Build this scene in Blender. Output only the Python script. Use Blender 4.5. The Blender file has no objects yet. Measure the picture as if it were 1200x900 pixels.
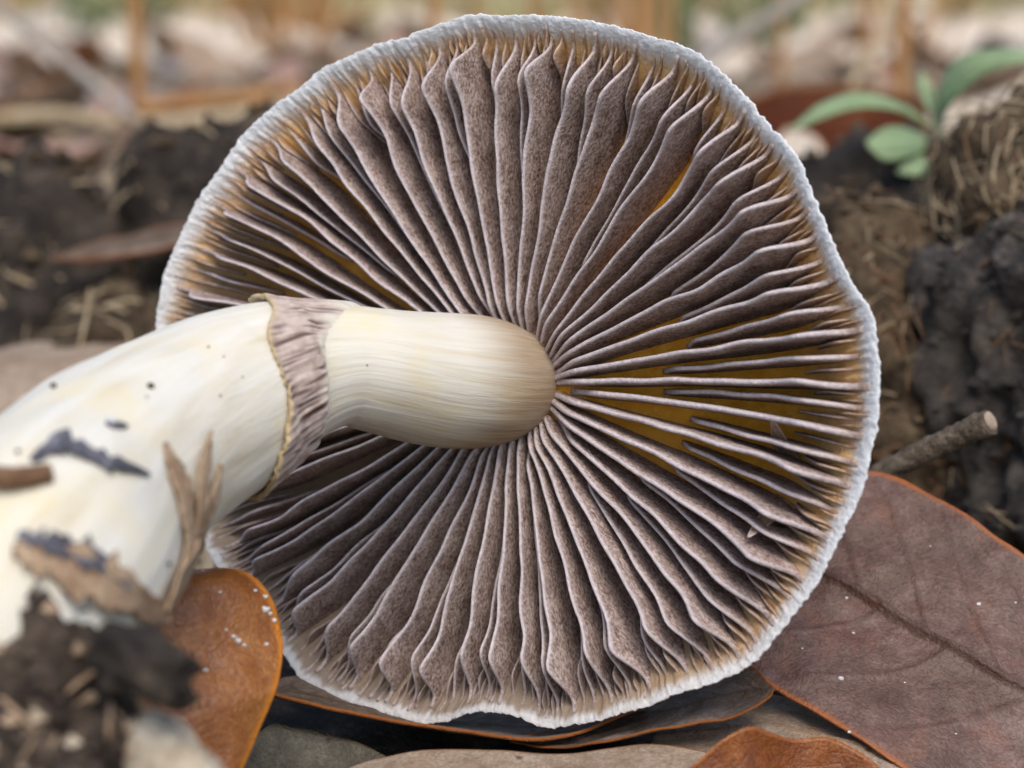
import bpy, bmesh, math, random
import numpy as np
from mathutils import Vector, noise
from mathutils.bvhtree import BVHTree

random.seed(7)
S = 0.01                      # the code works in centimetres, the scene is in metres
scn = bpy.context.scene
COL = scn.collection

# ------------------------------------------------------------------ camera
PITCH = math.radians(11)
LENS = 70.0
CAM = np.array([0.0, 0.0, 8.2])
FWD = np.array([0, math.cos(PITCH), -math.sin(PITCH)])
UP = np.array([0, math.sin(PITCH), math.cos(PITCH)])
RT = np.array([1.0, 0, 0])
K = 36.0 / (LENS * 1200.0)

cd = bpy.data.cameras.new('camera')
cam = bpy.data.objects.new('camera', cd)
COL.objects.link(cam)
cd.lens = LENS
cd.sensor_width = 36
cd.clip_start = 0.005
cd.clip_end = 400
cam.location = CAM * S
cam.rotation_euler = (math.radians(90) - PITCH, 0, 0)
cd.dof.use_dof = True
cd.dof.focus_distance = 0.216
cd.dof.aperture_fstop = 20
scn.camera = cam

# ------------------------------------------------------------------ world, sun, exposure
SUN_EL, SUN_AZ = math.radians(54), math.radians(168)     # azimuth clockwise from +y
w = bpy.data.worlds.new('World')
scn.world = w
w.use_nodes = True
wn = w.node_tree
wn.nodes.clear()
sky = wn.nodes.new('ShaderNodeTexSky')
sky.sky_type = 'NISHITA'
sky.sun_disc = False
sky.sun_elevation = SUN_EL
sky.sun_rotation = SUN_AZ
sky.air_density = 1.0
sky.dust_density = 2.5
sky.ozone_density = 1.0
bg = wn.nodes.new('ShaderNodeBackground')
bg.inputs['Strength'].default_value = 0.15
wo = wn.nodes.new('ShaderNodeOutputWorld')
wn.links.new(sky.outputs[0], bg.inputs[0])
wn.links.new(bg.outputs[0], wo.inputs[0])
sl = bpy.data.lights.new('sun', 'SUN')
sl.energy = 1.5
sl.angle = math.radians(35)
sl.color = (1.0, 0.93, 0.84)
so = bpy.data.objects.new('sun', sl)
COL.objects.link(so)
sd = Vector((math.sin(SUN_AZ) * math.cos(SUN_EL), math.cos(SUN_AZ) * math.cos(SUN_EL), math.sin(SUN_EL)))
so.rotation_euler = (-sd).to_track_quat('-Z', 'Y').to_euler()
so.location = sd * 2
scn.view_settings.view_transform = 'Standard'
scn.view_settings.look = 'None'
scn.view_settings.gamma = 1
scn.view_settings.use_curve_mapping = False
scn.view_settings.exposure = 0.28

scn.cycles.max_bounces = 6
scn.cycles.diffuse_bounces = 4
scn.cycles.glossy_bounces = 2
scn.cycles.transmission_bounces = 2
scn.cycles.caustics_reflective = False
scn.cycles.caustics_refractive = False

# ------------------------------------------------------------------ helpers
def P(px, py, d):
    """pixel of the 1200x900 photograph at depth d (cm) -> world point (cm)"""
    return CAM + FWD * d + RT * ((px - 600) * K * d) + UP * ((450 - py) * K * d)

def smooth(a, b, x):
    t = min(1.0, max(0.0, (x - a) / (b - a)))
    return t * t * (3 - 2 * t)

def nz(p, f=1.0, o=0.0):
    return noise.noise(Vector((p[0] * f + o, p[1] * f - o, p[2] * f + 0.37 * o)))

def fbm(p, f=1.0, octv=4, o=0.0):
    return noise.fractal(Vector((p[0] * f + o, p[1] * f + 2 * o, p[2] * f - o)), 1.0, 2.0, octv)

def catmull(pts, n):
    pts = [np.array(p, float) for p in pts]
    ext = [2 * pts[0] - pts[1]] + pts + [2 * pts[-1] - pts[-2]]
    m = len(pts) - 1
    out = []
    for i in range(n + 1):
        t = i / n * m
        k = min(int(t), m - 1)
        f = t - k
        a, b, c, d = ext[k:k + 4]
        out.append(0.5 * (2 * b + (c - a) * f + (2 * a - 5 * b + 4 * c - d) * f * f + (3 * b - a - 3 * c + d) * f ** 3))
    return out

def tag(o, label=None, cat=None, group=None, kind=None):
    if label: o['label'] = label
    if cat: o['category'] = cat
    if group: o['group'] = group
    if kind: o['kind'] = kind
    return o

def empty(name, loc):
    o = bpy.data.objects.new(name, None)
    COL.objects.link(o)
    o.location = np.array(loc) * S
    o.empty_display_size = 0.005
    return o

def make_mesh(name, verts, faces, mat, att=None, smooth_shade=True):
    me = bpy.data.meshes.new(name)
    me.from_pydata([tuple(v) for v in verts], [], faces)
    if att is not None:
        ca = me.color_attributes.new('att', 'FLOAT_COLOR', 'POINT')
        a = np.ones((len(verts), 4), dtype=np.float32)
        a[:, :len(att[0])] = np.array(att, dtype=np.float32)
        ca.data.foreach_set('color', a.ravel())
    me.materials.append(mat)
    if smooth_shade:
        me.polygons.foreach_set('use_smooth', [True] * len(me.polygons))
    me.update()
    return me

def obj(name, verts, faces, mat, parent=None, att=None, origin=None, smooth_shade=True):
    """verts in world centimetres -> ONE mesh object"""
    v = np.array(verts, float)
    if parent is not None:
        org = np.array(parent['_org']) if '_org' in parent else np.array(parent.location) / S
    elif origin is not None:
        org = np.array(origin, float)
    else:
        lo, hi = v.min(0), v.max(0)
        org = np.array([(lo[0] + hi[0]) / 2, (lo[1] + hi[1]) / 2, lo[2]])
    me = make_mesh(name, (v - org) * S, faces, mat, att, smooth_shade)
    o = bpy.data.objects.new(name, me)
    COL.objects.link(o)
    if parent is not None:
        o.parent = parent
    else:
        o.location = org * S
    return o

def sub(name, verts, faces, mat, part, att=None, smooth_shade=True):
    """child of a part whose own mesh is already relative to its thing's origin"""
    root = part.parent if part.parent is not None else part
    org = np.array(root.location) / S
    me = make_mesh(name, (np.array(verts, float) - org) * S, faces, mat, att, smooth_shade)
    o = bpy.data.objects.new(name, me)
    COL.objects.link(o)
    o.parent = part
    return o

def tube(pts, radii, seg=10, cap=True, bump=0.0, seed=0.0, squash=1.0):
    """swept tube: returns verts, faces"""
    pts = [np.array(p, float) for p in pts]
    n = len(pts)
    V, F = [], []
    ref = np.array([0.13, 0.21, 0.97])
    prev = None
    for i in range(n):
        t = pts[min(i + 1, n - 1)] - pts[max(i - 1, 0)]
        t /= np.linalg.norm(t) + 1e-9
        if prev is None:
            a = np.cross(t, ref)
            if np.linalg.norm(a) < .05: a = np.cross(t, np.array([1., 0, 0]))
        else:
            a = prev - t * np.dot(prev, t)
        a /= np.linalg.norm(a)
        prev = a
        b = np.cross(t, a)
        for j in range(seg):
            an = 2 * math.pi * j / seg
            d = a * math.cos(an) + b * math.sin(an) * squash
            r = radii[i]
            if bump: r *= 1 + bump * nz(pts[i] + d * r, 1.6 / max(radii[i], .02), seed)
            V.append(pts[i] + d * r)
    for i in range(n - 1):
        for j in range(seg):
            k = (j + 1) % seg
            F.append((i * seg + j, i * seg + k, (i + 1) * seg + k, (i + 1) * seg + j))
    if cap:
        F.append(tuple(range(seg - 1, -1, -1)))
        F.append(tuple((n - 1) * seg + j for j in range(seg)))
    return V, F

# ------------------------------------------------------------------ material helpers
class NT:
    def __init__(self, name):
        self.m = bpy.data.materials.new(name)
        self.m.use_nodes = True
        self.t = self.m.node_tree
        self.b = self.t.nodes['Principled BSDF']
        self.tc = self.t.nodes.new('ShaderNodeTexCoord')
    def n(self, typ): return self.t.nodes.new(typ)
    def l(self, a, b): self.t.links.new(a, b)
    def noise(self, scale, detail=4, rough=0.55, stretch=None, dist=0.0, vec=None):
        nd = self.n('ShaderNodeTexNoise')
        nd.inputs['Scale'].default_value = scale
        nd.inputs['Detail'].default_value = detail
        nd.inputs['Roughness'].default_value = rough
        nd.inputs['Distortion'].default_value = dist
        v = vec if vec is not None else self.tc.outputs['Object']
        if stretch:
            mp = self.n('ShaderNodeMapping')
            mp.inputs['Scale'].default_value = stretch
            self.l(v, mp.inputs[0]); v = mp.outputs[0]
        self.l(v, nd.inputs['Vector'])
        return nd.outputs['Fac']
    def ramp(self, fac, stops):
        r = self.n('ShaderNodeValToRGB')
        cr = r.color_ramp
        while len(cr.elements) < len(stops): cr.elements.new(0.5)
        for e, (p, c) in zip(cr.elements, stops):
            e.position = p
            e.color = (*c, 1) if not isinstance(c, (int, float)) else (c, c, c, 1)
        self.l(fac, r.inputs[0])
        return r.outputs[0]
    def mix(self, fac, a, b, mode='MIX'):
        m = self.n('ShaderNodeMix')
        m.data_type = 'RGBA'; m.blend_type = mode
        if isinstance(fac, (int, float)): m.inputs[0].default_value = fac
        else: self.l(fac, m.inputs[0])
        for s, v in ((6, a), (7, b)):
            if isinstance(v, tuple): m.inputs[s].default_value = (*v, 1)
            else: self.l(v, m.inputs[s])
        return m.outputs[2]
    def math(self, op, a, b=None):
        m = self.n('ShaderNodeMath'); m.operation = op
        for i, v in enumerate((a, b)):
            if v is None: continue
            if isinstance(v, (int, float)): m.inputs[i].default_value = v
            else: self.l(v, m.inputs[i])
        return m.outputs[0]
    def att(self):
        a = self.n('ShaderNodeAttribute'); a.attribute_name = 'att'
        s = self.n('ShaderNodeSeparateColor'); self.l(a.outputs['Color'], s.inputs[0])
        return s.outputs
    def alpha(self):
        a = self.n('ShaderNodeAttribute'); a.attribute_name = 'att'
        return a.outputs['Alpha']
    def bump(self, h, dist, strength=1.0, prev=None):
        b = self.n('ShaderNodeBump')
        b.inputs['Distance'].default_value = dist
        b.inputs['Strength'].default_value = strength
        self.l(h, b.inputs['Height'])
        if prev is not None: self.l(prev, b.inputs['Normal'])
        return b.outputs[0]
    def done(self, color, rough=0.7, normal=None, spec=0.3, sss=0.0, sssr=0.002):
        if isinstance(color, tuple): self.b.inputs['Base Color'].default_value = (*color, 1)
        else: self.l(color, self.b.inputs['Base Color'])
        if isinstance(rough, (int, float)): self.b.inputs['Roughness'].default_value = rough
        else: self.l(rough, self.b.inputs['Roughness'])
        self.b.inputs['Specular IOR Level'].default_value = spec
        if normal is not None: self.l(normal, self.b.inputs['Normal'])
        if sss:
            self.b.inputs['Subsurface Weight'].default_value = sss
            self.b.inputs['Subsurface Radius'].default_value = (1.0, 0.75, 0.5)
            self.b.inputs['Subsurface Scale'].default_value = sssr
        return self.m

def mat_gill():
    m = NT('gill')
    a = m.att()
    n1 = m.noise(2400, 3, 0.6)
    n2 = m.noise(500, 3, 0.5)
    f = m.mix(0.30, n1, n2)
    face = m.ramp(f, [(0.36, (0.155, 0.095, 0.077)), (0.5, (0.385, 0.292, 0.256)), (0.64, (0.63, 0.53, 0.495))])
    amber = m.ramp(m.noise(900, 3), [(0.35, (0.36, 0.19, 0.07)), (0.65, (0.58, 0.37, 0.18))])
    c = m.mix(a[1], face, m.mix(m.alpha(), (0.26, 0.20, 0.165), amber))
    edge = m.ramp(m.noise(1500, 2), [(0.3, (0.52, 0.46, 0.475)), (0.7, (0.70, 0.64, 0.66))])
    c = m.mix(m.math('MULTIPLY', a[0], 0.85), c, edge)
    return m.done(c, 0.75, m.bump(n1, 0.00025, 0.7), 0.2)

def mat_cap():
    m = NT('cap_flesh')
    a = m.att()
    amb_glow = m.ramp(m.noise(500, 3), [(0.3, (0.66, 0.27, 0.015)), (0.7, (0.80, 0.39, 0.04))])  # amber saturated so the glow of light through the cap is in its colour
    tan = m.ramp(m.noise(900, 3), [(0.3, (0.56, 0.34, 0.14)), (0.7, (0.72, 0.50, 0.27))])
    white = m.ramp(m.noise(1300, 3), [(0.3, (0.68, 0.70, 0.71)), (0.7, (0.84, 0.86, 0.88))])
    c = m.mix(m.alpha(), (0.25, 0.20, 0.16), m.mix(a[0], amb_glow, tan))
    c = m.mix(a[1], c, white)
    top = m.ramp(m.noise(250, 4), [(0.3, (0.30, 0.17, 0.07)), (0.7, (0.42, 0.27, 0.12))])
    c = m.mix(a[2], c, top)
    return m.done(c, 0.7, m.bump(m.noise(1500, 4), 0.0004, 0.7), 0.25)

def mat_stem():
    m = NT('stem_flesh')
    a = m.att()           # r: browned tip plus painted underside shade, g: angle coordinate, b: length coordinate
    cmb = m.n('ShaderNodeCombineXYZ')
    m.l(a[1], cmb.inputs[0]); m.l(a[2], cmb.inputs[1])
    fib = m.noise(1.0, 5, 0.6, (26, 4, 1), 0.6, cmb.outputs[0])
    fine = m.noise(1.0, 4, 0.6, (120, 10, 1), 0.5, cmb.outputs[0])
    blot = m.noise(130, 3, 0.5)
    base = m.ramp(fib, [(0.26, (0.60, 0.51, 0.32)), (0.40, (0.72, 0.675, 0.55)), (0.65, (0.775, 0.755, 0.68))])
    yel = m.ramp(blot, [(0.52, (0, 0, 0)), (0.72, (1, 1, 1))])
    c = m.mix(m.math('MULTIPLY', yel, 0.5), base, (0.78, 0.66, 0.36))
    c = m.mix(m.math('MULTIPLY', m.ramp(fine, [(0.33, 1.0), (0.43, 0.0)]), 0.09), c, (0.62, 0.52, 0.34))
    st = m.math('MULTIPLY', a[0], m.ramp(fine, [(0.3, 1.0), (0.7, 0.65)]))
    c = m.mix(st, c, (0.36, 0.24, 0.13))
    nrm = m.bump(fib, 0.0006, 0.4)
    nrm = m.bump(fine, 0.0002, 0.4, nrm)
    return m.done(c, 0.6, nrm, 0.3, 0.25, 0.003)

def mat_ring():
    m = NT('ring_veil')
    a = m.att()
    n = m.noise(700, 4)
    base = m.ramp(n, [(0.3, (0.42, 0.32, 0.27)), (0.7, (0.64, 0.54, 0.48))])
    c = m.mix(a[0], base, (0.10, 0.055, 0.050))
    c = m.mix(a[1], c, (0.55, 0.42, 0.22))
    c = m.mix(a[2], c, (0.73, 0.69, 0.58))
    return m.done(c, 0.7, m.bump(n, 0.0005, 0.6), 0.25)

LEAFM = {}
def mat_leaf(name, c1, c2, c3, edge, vein, rough=0.5, spots=0.5, spec=0.4):
    m = NT('leaf_' + name)
    a = m.att()           # r vein, g edge, b free
    big = m.noise(60, 4, 0.6)
    med = m.noise(420, 5, 0.65)
    fine = m.noise(2600, 3, 0.6)
    c = m.ramp(m.mix(0.5, big, med), [(0.36, c1), (0.5, c2), (0.63, c3)])
    c = m.mix(m.math('MULTIPLY', m.ramp(fine, [(0.4, 1.0), (0.6, 0.0)]), 0.42), c, tuple(x * 0.5 for x in c1))
    red = m.ramp(m.noise(75, 6, 0.65, None, 0.5), [(0.52, 0.0), (0.74, 1.0)])
    c = m.mix(m.math('MULTIPLY', red, spots), c, edge)
    vo = m.n('ShaderNodeTexVoronoi'); vo.inputs['Scale'].default_value = 330
    m.l(m.tc.outputs['Object'], vo.inputs['Vector'])
    dots = m.math('MULTIPLY', m.ramp(vo.outputs['Distance'], [(0.08, 1.0), (0.16, 0.0)]), m.ramp(m.noise(150, 2), [(0.52, 0.0), (0.62, 1.0)]))
    c = m.mix(m.math('MULTIPLY', dots, 0.7), c, (0.03, 0.02, 0.018))
    c = m.mix(m.math('MULTIPLY', a[0], 0.65), c, vein)
    c = m.mix(a[1], c, edge)
    net = m.n('ShaderNodeTexVoronoi'); net.feature = 'DISTANCE_TO_EDGE'; net.inputs['Scale'].default_value = 900
    m.l(m.tc.outputs['Object'], net.inputs['Vector'])
    nrm = m.bump(m.ramp(net.outputs['Distance'], [(0.0, 0.0), (0.12, 1.0)]), 0.00008, 0.4)
    nrm = m.bump(med, 0.0006, 0.6, nrm)
    nrm = m.bump(fine, 0.00018, 0.6, nrm)
    LEAFM[name] = m.done(c, rough, nrm, spec)
    return LEAFM[name]

mat_leaf('mauve', (0.085, 0.042, 0.030), (0.155, 0.088, 0.068), (0.24, 0.158, 0.135), (0.34, 0.105, 0.025), (0.050, 0.018, 0.012), 0.5, 0.38, 0.45)
mat_leaf('orange', (0.20, 0.062, 0.012), (0.33, 0.120, 0.024), (0.45, 0.20, 0.055), (0.58, 0.20, 0.015), (0.17, 0.045, 0.010), 0.33, 0.3, 0.55)
mat_leaf('grey', (0.09, 0.062, 0.042), (0.19, 0.143, 0.108), (0.31, 0.25, 0.205), (0.24, 0.080, 0.020), (0.07, 0.04, 0.022), 0.75, 0.2, 0.2)
mat_leaf('tan', (0.26, 0.185, 0.125), (0.40, 0.31, 0.23), (0.52, 0.43, 0.34), (0.36, 0.18, 0.08), (0.24, 0.14, 0.08), 0.7, 0.25, 0.25)
mat_leaf('rust', (0.13, 0.028, 0.006), (0.22, 0.052, 0.010), (0.30, 0.085, 0.018), (0.42, 0.16, 0.04), (0.12, 0.03, 0.008), 0.4, 0.2)
mat_leaf('pink', (0.34, 0.20, 0.15), (0.46, 0.30, 0.235), (0.56, 0.40, 0.33), (0.30, 0.15, 0.09), (0.25, 0.14, 0.1), 0.5, 0.2)
mat_leaf('pale', (0.62, 0.52, 0.41), (0.76, 0.68, 0.57), (0.86, 0.81, 0.73), (0.6, 0.45, 0.3), (0.5, 0.38, 0.26), 0.45, 0.1)  # cream raised towards white, sunlit brightness is put into the colour
mat_leaf('silver', (0.20, 0.20, 0.21), (0.31, 0.31, 0.33), (0.42, 0.43, 0.46), (0.25, 0.2, 0.16), (0.18, 0.16, 0.15), 0.5, 0.1)
mat_leaf('copper', (0.13, 0.035, 0.008), (0.25, 0.075, 0.015), (0.37, 0.135, 0.032), (0.34, 0.11, 0.02), (0.12, 0.03, 0.008), 0.38, 0.3, 0.5)
mat_leaf('drab', (0.06, 0.052, 0.036), (0.11, 0.098, 0.072), (0.18, 0.165, 0.125), (0.10, 0.08, 0.05), (0.06, 0.05, 0.035), 0.6, 0.2)
mat_leaf('umber', (0.055, 0.012, 0.003), (0.10, 0.024, 0.005), (0.16, 0.045, 0.010), (0.3, 0.12, 0.03), (0.05, 0.012, 0.004), 0.6, 0.2, 0.15)
mat_leaf('green', (0.17, 0.25, 0.11), (0.25, 0.35, 0.17), (0.33, 0.43, 0.24), (0.20, 0.30, 0.10), (0.36, 0.46, 0.26), 0.5, 0.0)

def mat_soil(name, c1, c2, c3, scale=180, bump=0.0016, rough=0.9):
    m = NT(name)
    n1 = m.noise(scale, 5, 0.68, None, 0.4)
    n2 = m.noise(scale * 6, 3, 0.7)
    n3 = m.noise(scale * 0.25, 3, 0.5)
    c = m.ramp(m.mix(0.4, n1, n2), [(0.36, c1), (0.52, c2), (0.68, c3)])
    c = m.mix(m.math('MULTIPLY', m.ramp(n3, [(0.45, 0.0), (0.65, 1.0)]), 0.5), c, tuple(0.5 * (x + y) for x, y in zip(c2, c3)))
    nrm = m.bump(n1, bump, 1.0)
    nrm = m.bump(n2, bump * 0.4, 0.8, nrm)
    return m.done(c, rough, nrm, 0.25)

M_SOIL = mat_soil('dark_soil', (0.010, 0.008, 0.007), (0.040, 0.032, 0.026), (0.14, 0.105, 0.075))
M_SOIL_GREY = mat_soil('grey_soil', (0.010, 0.009, 0.009), (0.052, 0.047, 0.045), (0.21, 0.175, 0.14), 320)
M_SOIL_FG = mat_soil('clod_soil', (0.008, 0.006, 0.006), (0.042, 0.032, 0.028), (0.34, 0.25, 0.17), 230, 0.002)
M_SOIL_BROWN = mat_soil('fibrous_soil', (0.022, 0.014, 0.009), (0.10, 0.070, 0.042), (0.27, 0.20, 0.125), 260, 0.002)
M_PALE = mat_soil('mycelium', (0.26, 0.19, 0.12), (0.50, 0.42, 0.31), (0.78, 0.72, 0.60), 170, 0.0012)
M_BARK = mat_soil('twig_bark', (0.045, 0.035, 0.026), (0.15, 0.12, 0.09), (0.32, 0.28, 0.22), 500, 0.0006)
M_CUT = mat_soil('twig_wood', (0.25, 0.18, 0.12), (0.42, 0.33, 0.25), (0.60, 0.50, 0.41), 700, 0.0003)
M_STALK = mat_soil('dry_stalk', (0.26, 0.12, 0.04), (0.40, 0.21, 0.08), (0.52, 0.31, 0.15), 90, 0.0004, 0.6)
M_STRAW = mat_soil('dry_straw', (0.26, 0.19, 0.11), (0.44, 0.34, 0.21), (0.62, 0.52, 0.36), 160, 0.0003, 0.6)
M_GREYWOOD = mat_soil('grey_wood', (0.20, 0.17, 0.14), (0.36, 0.32, 0.27), (0.50, 0.46, 0.41), 160, 0.0004, 0.7)
M_FLAKE = mat_soil('dark_flake', (0.03, 0.03, 0.04), (0.12, 0.12, 0.145), (0.36, 0.37, 0.42), 260, 0.0006, 0.6)
M_BROWNSTICK = mat_soil('brown_stick', (0.10, 0.05, 0.025), (0.20, 0.11, 0.06), (0.32, 0.2, 0.12), 260, 0.0004, 0.6)
M_SHEATH = mat_soil('papery_sheath', (0.22, 0.13, 0.075), (0.40, 0.28, 0.18), (0.58, 0.46, 0.33), 330, 0.0005, 0.6)
M_GRAIN = mat_soil('pale_grain', (0.5, 0.5, 0.5), (0.7, 0.7, 0.7), (0.85, 0.85, 0.85), 600, 0.0002, 0.3)
M_GRASS = mat_soil('sunlit_grass', (0.20, 0.20, 0.07), (0.46, 0.42, 0.22), (0.72, 0.64, 0.44), 12, 0.0004, 0.6)
M_BUSH = mat_soil('bush_leaf', (0.05, 0.08, 0.03), (0.09, 0.13, 0.05), (0.16, 0.2, 0.09), 20, 0.0004, 0.6)

def mat_ground():
    m = NT('forest_floor')
    geo = m.n('ShaderNodeNewGeometry')
    sep = m.n('ShaderNodeSeparateXYZ'); m.l(geo.outputs['Position'], sep.inputs[0])
    soil = m.ramp(m.noise(160, 7, 0.68), [(0.35, (0.012, 0.010, 0.008)), (0.52, (0.045, 0.035, 0.027)), (0.7, (0.16, 0.12, 0.085))])
    lit = m.ramp(m.noise(26, 6, 0.7), [(0.32, (0.05, 0.035, 0.025)), (0.48, (0.15, 0.11, 0.075)), (0.60, (0.32, 0.25, 0.175)), (0.72, (0.60, 0.50, 0.38))])
    far = m.ramp(sep.outputs[1], [(0.0, 0.0), (1.0, 1.0)])
    mr = m.n('ShaderNodeMapRange')
    mr.inputs['From Min'].default_value = 0.40; mr.inputs['From Max'].default_value = 0.52
    m.l(sep.outputs[1], mr.inputs['Value'])
    c = m.mix(mr.outputs[0], soil, lit)
    n = m.noise(200, 6, 0.7)
    return m.done(c, 0.9, m.bump(n, 0.002, 1.0), 0.2)
M_GROUND = mat_ground()
M_GILL, M_CAP, M_STEM, M_RING = mat_gill(), mat_cap(), mat_stem(), mat_ring()

# ------------------------------------------------------------------ ground
def th(x, y):
    h = 3.4 * smooth(40, 54, y + 3 * nz((x, y, 0), 0.05, 3))
    h += 1.6 * math.exp(-((x + 9) / 5) ** 2 - ((y - 31) / 5) ** 2)
    near = smooth(8, 26, math.hypot(x, y - 21) + 4)
    h += near * (0.45 * nz((x, y, 0), 0.22, 1) + 0.22 * nz((x, y, 0), 0.7, 5))
    h += 1.2 * smooth(60, 200, y) * nz((x, y, 0), 0.03, 9)
    return h - 0.15

def build_ground():
    us = np.linspace(-1, 1, 181)
    xs = np.sinh(us * 7.2) / np.sinh(7.2) * 9000
    vs = np.linspace(0, 1, 260)
    ys = -30 + np.sinh(vs * 6.5) / np.sinh(6.5) * 16000 + vs * 110
    V = [(x, y, th(x, y)) for y in ys for x in xs]
    nx = len(xs)
    F = [(j * nx + i, j * nx + i + 1, (j + 1) * nx + i + 1, (j + 1) * nx + i) for j in range(len(ys) - 1) for i in range(nx - 1)]
    o = obj('ground', V, F, M_GROUND, origin=(0, 0, 0))
    tag(o, 'forest floor of dark soil and dry leaf litter', 'ground', kind='structure')
build_ground()

# ------------------------------------------------------------------ mushroom
base_pt = P(-60, 850, 16.2)
mush = empty('mushroom', (base_pt[0], base_pt[1], base_pt[2]))
tag(mush, 'large pale mushroom lying tilted with purple brown gills facing out and thick white stem', 'mushroom')

TILT = math.radians(28)
Cc = P(566, 447, 22.0)
nrm = -RT * math.sin(TILT) - FWD * math.cos(TILT) + UP * 0.03
nrm /= np.linalg.norm(nrm)
E1 = RT * math.cos(TILT) - FWD * math.sin(TILT)
E1 -= nrm * np.dot(E1, nrm); E1 /= np.linalg.norm(E1)
E2 = np.cross(nrm, E1)
if np.dot(E2, UP) < 0: E2 = -E2

RIM = [(560, 18), (600, 17), (640, 19), (680, 24), (720, 30), (760, 42), (790, 50), (830, 70), (850, 88), (870, 110), (905, 150), (938, 188), (947, 215), (958, 240), (985, 300), (1003, 340),
       (1020, 365), (1027, 400), (1031, 450), (1027, 510), (1010, 570), (985, 630), (960, 680), (925, 725), (885, 775), (845, 795), (790, 815), (740, 832), (690, 848),
       (640, 853), (622, 849), (606, 840), (588, 835), (565, 833), (545, 838), (525, 846), (505, 848), (480, 845), (430, 828), (385, 815), (355, 800), (333, 770), (300, 725),
       (262, 675), (236, 632), (212, 575), (195, 500), (184, 420), (182, 380), (190, 330), (215, 265), (245, 215), (280, 165), (285, 155), (315, 130), (345, 105), (375, 82), (400, 70),
       (435, 55), (470, 45), (500, 33), (525, 24)]
ang, rad = [], []
for (px, py) in RIM:
    d = FWD + RT * (px - 600) * K + UP * (450 - py) * K
    t = np.dot(Cc - CAM, nrm) / np.dot(d, nrm)
    q = CAM + d * t - Cc
    ang.append(math.atan2(np.dot(q, E2), np.dot(q, E1)) % (2 * math.pi)); rad.append(np.linalg.norm(q))
od = np.argsort(ang)
ang = np.array(ang)[od]; rad = np.array(rad)[od]
ang3 = np.concatenate([ang - 2 * math.pi, ang, ang + 2 * math.pi]); rad3 = np.concatenate([rad, rad, rad])
def R0(t): return float(np.interp(t % (2 * math.pi), ang3, rad3))
def RR(t):
    r = 0.25 * R0(t - .02) + 0.5 * R0(t) + 0.25 * R0(t + .02)
    return r

def hf(s):         # cap flesh level between the gills
    return -0.84 + 0.18 * smooth(0.0, 0.3, 1 - s) * 0 + 0.66 * smooth(0.72, 0.985, s) + 0.18 * smooth(0.93, 1.0, s)

def cap_pt(t, s, h, lat=0.0):
    r = s * RR(t)
    ct, st = math.cos(t), math.sin(t)
    return Cc + (E1 * ct + E2 * st) * r + (-E1 * st + E2 * ct) * lat + nrm * h

def amber_at(t):     # the flesh is more amber towards one side of the cap
    return .06 + .94 * smooth(-.80, .30, math.sin(t) * .8 + .45 * math.cos(t)) 
def build_cap():
    NT_ = 1800
    ss = [0.10, 0.2, 0.35, 0.5, 0.6, 0.68, 0.75, 0.8, 0.84, 0.87, 0.895, 0.915, 0.93, 0.943, 0.955, 0.963, 0.971, 0.979, 0.986, 0.992, 0.997, 1.0]
    tops = [(1.001, -.02), (0.996, -.05), (0.98, -.12), (0.95, -.26), (0.88, -.55), (0.78, -.85), (0.62, -1.2), (0.42, -1.5), (0.2, -1.65), (0.03, -1.7)]
    V, A = [], []
    rows = []
    for s in ss:
        for k in range(NT_):
            t = 2 * math.pi * k / NT_
            jag = 0.007 * nz((math.cos(t) * 9, math.sin(t) * 9, 2), 1) + 0.005 * nz((math.cos(t) * 60, math.sin(t) * 60, 5), 1) + 0.003 * nz((math.cos(t) * 150, math.sin(t) * 150, 5), 1)
            s2 = s * (1 + jag * smooth(0.9, 1.0, s))
            lip = 0.008 * smooth(.95, .99, s) * nz((math.cos(t) * 60, math.sin(t) * 60, s * 60), 1)
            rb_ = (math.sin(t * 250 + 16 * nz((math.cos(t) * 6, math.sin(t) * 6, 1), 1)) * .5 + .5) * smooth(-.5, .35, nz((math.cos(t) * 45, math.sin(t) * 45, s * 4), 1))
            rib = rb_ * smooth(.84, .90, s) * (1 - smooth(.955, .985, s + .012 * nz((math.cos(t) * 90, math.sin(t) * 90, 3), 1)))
            V.append(cap_pt(t, s2, hf(s) + lip + .035 * rib))
            b = 0.012 * nz((math.cos(t) * 20, math.sin(t) * 20, 8), 1) + 0.010 * nz((math.cos(t) * 70, math.sin(t) * 70, 8), 1)
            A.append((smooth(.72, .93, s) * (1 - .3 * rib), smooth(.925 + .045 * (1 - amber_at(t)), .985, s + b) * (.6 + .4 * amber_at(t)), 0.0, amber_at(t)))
    for (s, h) in tops:
        for k in range(NT_):
            t = 2 * math.pi * k / NT_
            jag = 0.007 * nz((math.cos(t) * 9, math.sin(t) * 9, 2), 1) + 0.005 * nz((math.cos(t) * 60, math.sin(t) * 60, 5), 1) + 0.003 * nz((math.cos(t) * 150, math.sin(t) * 150, 5), 1)
            V.append(cap_pt(t, s * (1 + jag * smooth(0.9, 1.0, s)), h))
            A.append((1, .6 + .4 * amber_at(t), smooth(.08, .3, -h), amber_at(t)))
    n = len(ss) + len(tops)
    F = []
    for i in range(n - 1):
        for k in range(NT_):
            k2 = (k + 1) % NT_
            F.append((i * NT_ + k, i * NT_ + k2, (i + 1) * NT_ + k2, (i + 1) * NT_ + k))
    F.append(tuple((n - 1) * NT_ + k for k in range(NT_)))
    F.append(tuple(range(NT_ - 1, -1, -1)))
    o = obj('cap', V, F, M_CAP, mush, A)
    o['label'] = 'broad cap seen from below with a frosty white rim'
    return o
cap = build_cap()

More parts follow.
